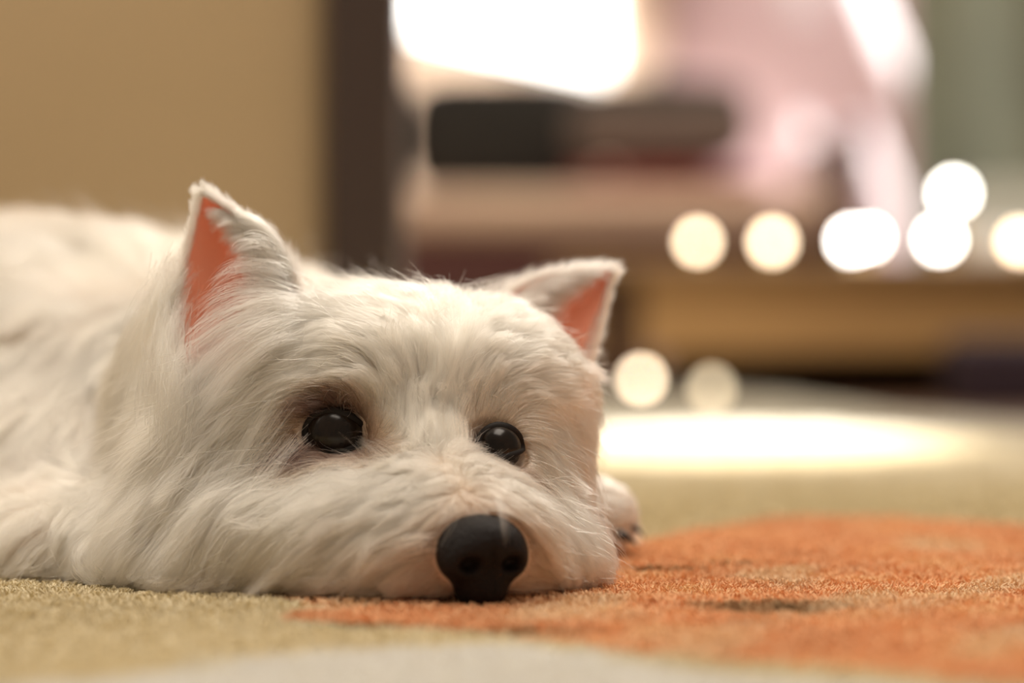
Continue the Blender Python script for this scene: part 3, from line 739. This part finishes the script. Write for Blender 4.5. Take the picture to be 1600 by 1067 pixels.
tray = mat('white_enamel', (.78, .78, .76), .3)
tag(box('tray', (.565, 2.47, .1405), (.22, .20, .03), tray, bevel=.006), 'white tray lying on the low table behind the globes', 'tray')

tag(box('storage_box', (.60, 2.66, .169), (.24, .16, .085), mat('pale_grey_card', (.50, .50, .44), .8), bevel=.004), 'pale grey box on the low table behind the white tray', 'box')
# daybed and the things on it
peach = mat('peach_linen', (.80, .58, .43), .9, color2=(.74, .52, .40), nscale=5)
maroon = mat('maroon_board', (.11, .035, .03), .6)
bd = empty('daybed', (.05, 3.4, 0)); tag(bd, 'low daybed with a peach mattress on a maroon base, behind the door frame', 'bed'); L0 = (.05, 3.4, 0)
sub(box('mattress', (.05, 3.42, .198), (.74, .56, .056), peach, bevel=.02), bd, L0)
sub(box('base', (.05, 3.42, .098), (.72, .54, .142), maroon, bevel=.004), bd, L0)
sub(box('wall_shade_board', (.445, 3.42, .155), (.03, .56, .31), maroon, bevel=.006), bd, L0)  # added dark board stands in for the shaded lower wall
for x in (-.28, .38):
    for y in (3.18, 3.66): sub(box('leg', (x, y, .0085), (.04, .04, .038), legd, bevel=.002), bd, L0)
blk = mat('charcoal_fabric', (.014, .012, .010), .8, color2=(.022, .020, .016), nscale=10)
gry = mat('taupe_fabric', (.16, .12, .10), .85, color2=(.19, .14, .12), nscale=10)
redm = mat('dark_red_blanket', (.22, .025, .022), .9)
def puff(name, c, r, m, parent=None, p=2.6, rz=0, ry=0):
    """superellipsoid cushion"""
    v = []; f = []; nu, nv = 40, 24; sg = lambda a, e: math.copysign(abs(a) ** e, a); e = 2 / p
    for j in range(nv + 1):
        th = math.pi * (j / nv - .5)
        for i in range(nu):
            ph = 2 * math.pi * i / nu
            v.append((r[0] * sg(math.cos(th), e) * sg(math.cos(ph), e), r[1] * sg(math.cos(th), e) * sg(math.sin(ph), e), r[2] * sg(math.sin(th), .8)))
    for j in range(nv):
        for i in range(nu): a, b_ = j * nu + i, j * nu + (i + 1) % nu; f.append((a, b_, b_ + nu, a + nu))
    o = mesh_obj(name, v, f, m, parent); o.location = c; o.rotation_euler = (0, ry, rz); return o
p = W(770, 200, 3.35)
bag = puff('bag', (-.012, 3.54, .3185), (.148, .08, .092), blk, p=6); tag(bag, 'black bag lying on the left of the daybed', 'bag')
p = W(1040, 205, 3.35)
tag(puff('blanket', (.210, 3.33, .2435), (.140, .12, .017), redm), 'dark red folded blanket under the taupe bolster on the daybed', 'blanket')
cu = empty('bolster', (.205, 3.32, .3160)); tag(cu, 'taupe bolster with a black band along its top on the daybed', 'cushion')
puff('cover', (0, 0, 0), (.125, .07, .055), gry, cu, p=4); puff('band', (.0, 0, .040), (.120, .064, .030), blk, cu, p=3)
p = W(1030, 148, 3.30); v, f = sphere_mesh(np.array([0, 0, 0]), .011, 24, 16)
o = mesh_obj('ball', v, f, mat('glint_ball', (.8, .75, .7), .15)); o.location = (p[0], 3.32, .3965); tag(o, 'small pale round ball added for a glint, resting on the black band of the bolster', 'ball')  # ball added to make a small bright glint

# curtain, and sun streaks modelled as pale bands
def cloth(name, x0, x1, y, z0, z1, m, folds=6, amp=.02, slant=0.0, slant_low=None, parent=None, nx=120, nz=40):
    """hanging sheet with folds; slant shifts the hem sideways"""
    v, f = [], []
    for j in range(nz + 1):
        t = j / nz; z = z1 + (z0 - z1) * t; s = slant * t
        for i in range(nx + 1):
            uu = i / nx; x = x0 + (x1 - x0) * uu + s
            v.append((x, y + amp * math.sin(uu * folds * 6.283 + .6 * math.sin(3 * t)) * (.6 + .4 * t), z))
    for j in range(nz):
        for i in range(nx): a = j * (nx + 1) + i; f.append((a, a + 1, a + nx + 2, a + nx + 1))
    o = mesh_obj(name, v, f, m, parent); s = o.modifiers.new('thickness', 'SOLIDIFY'); s.thickness = .003; return o
green = mat('grey_green_fabric', (.50, .56, .45), .9, color2=(.38, .43, .35), nscale=4)
tag(cloth('curtain', .59, 1.15, 3.7, .06, 1.1, green, folds=2.2, amp=.05, slant=.02), 'grey-green curtain hanging at the right edge of the picture', 'curtain')
streakm = mat('pinkish_white_streak', (.88, .80, .81), .9)
def sunstreak(pts, wdt, y, label):
    """a diagonal pale band shaped as a streak of sunlight: swept flattened tube through pts"""
    P = [W(px, py, y) for px, py in pts]; v, f = [], []; n = 24; K = 20
    for k in range(K + 1):
        t = k / K; c = bez(P, t); c2 = bez(P, min(1, t + .02)) if t < .99 else c; c1 = bez(P, max(0, t - .02))
        T_ = norm(c2 - c1); S_ = norm(np.cross(T_, [0, 1, 0])); ww = wdt[0] + (wdt[1] - wdt[0]) * t
        for i in range(n):
            a = 2 * math.pi * i / n; rr = ww * (1 + .10 * math.sin(5 * a)); v.append(c + S_ * rr * math.cos(a) + np.array([0, 1, 0]) * .35 * rr * math.sin(a))
    for k in range(K):
        for i in range(n): f.append((k * n + i, k * n + (i + 1) % n, (k + 1) * n + (i + 1) % n, (k + 1) * n + i))
    f.append(tuple(range(n))); f.append(tuple(range(K * n, K * n + n)))
    o = mesh_obj('sunstreak_band', v, f, streakm); tag(o, label, 'curtain', 'pale bands shaped as streaks of sunlight before the pink wall'); return o
sunstreak([(1225, -260), (1235, -60), (1262, 30)], (.018, .020), 4.35, 'pale swag hanging short and high, left of the long ones before the pink wall')
sunstreak([(1290, -200), (1350, 40), (1440, 170)], (.018, .018), 4.30, 'longest pale swag, running down to the right before the pink wall')
sunstreak([(1245, 190), (1275, 250), (1320, 350), (1390, 536)], (.018, .018), 4.45, 'lower left pale swag slanting down to the row of globes')
sunstreak([(1340, 190), (1375, 270), (1410, 350), (1440, 535)], (.016, .017), 4.5, 'pale swag slanting down behind the lower left one to the globes')
sunstreak([(1380, -160), (1430, -40), (1440, -20)], (.018, .018), 4.45, 'pale swag at the top, next to the grey-green curtain')
# dark chest under the right end
tag(box('floor_cushion', (.475, 2.16, .020), (.17, .10, .068), mat('dark_plum_fabric', (.035, .018, .030), .8), bevel=.012), 'dark plum floor cushion before the low table at the right edge', 'cushion')
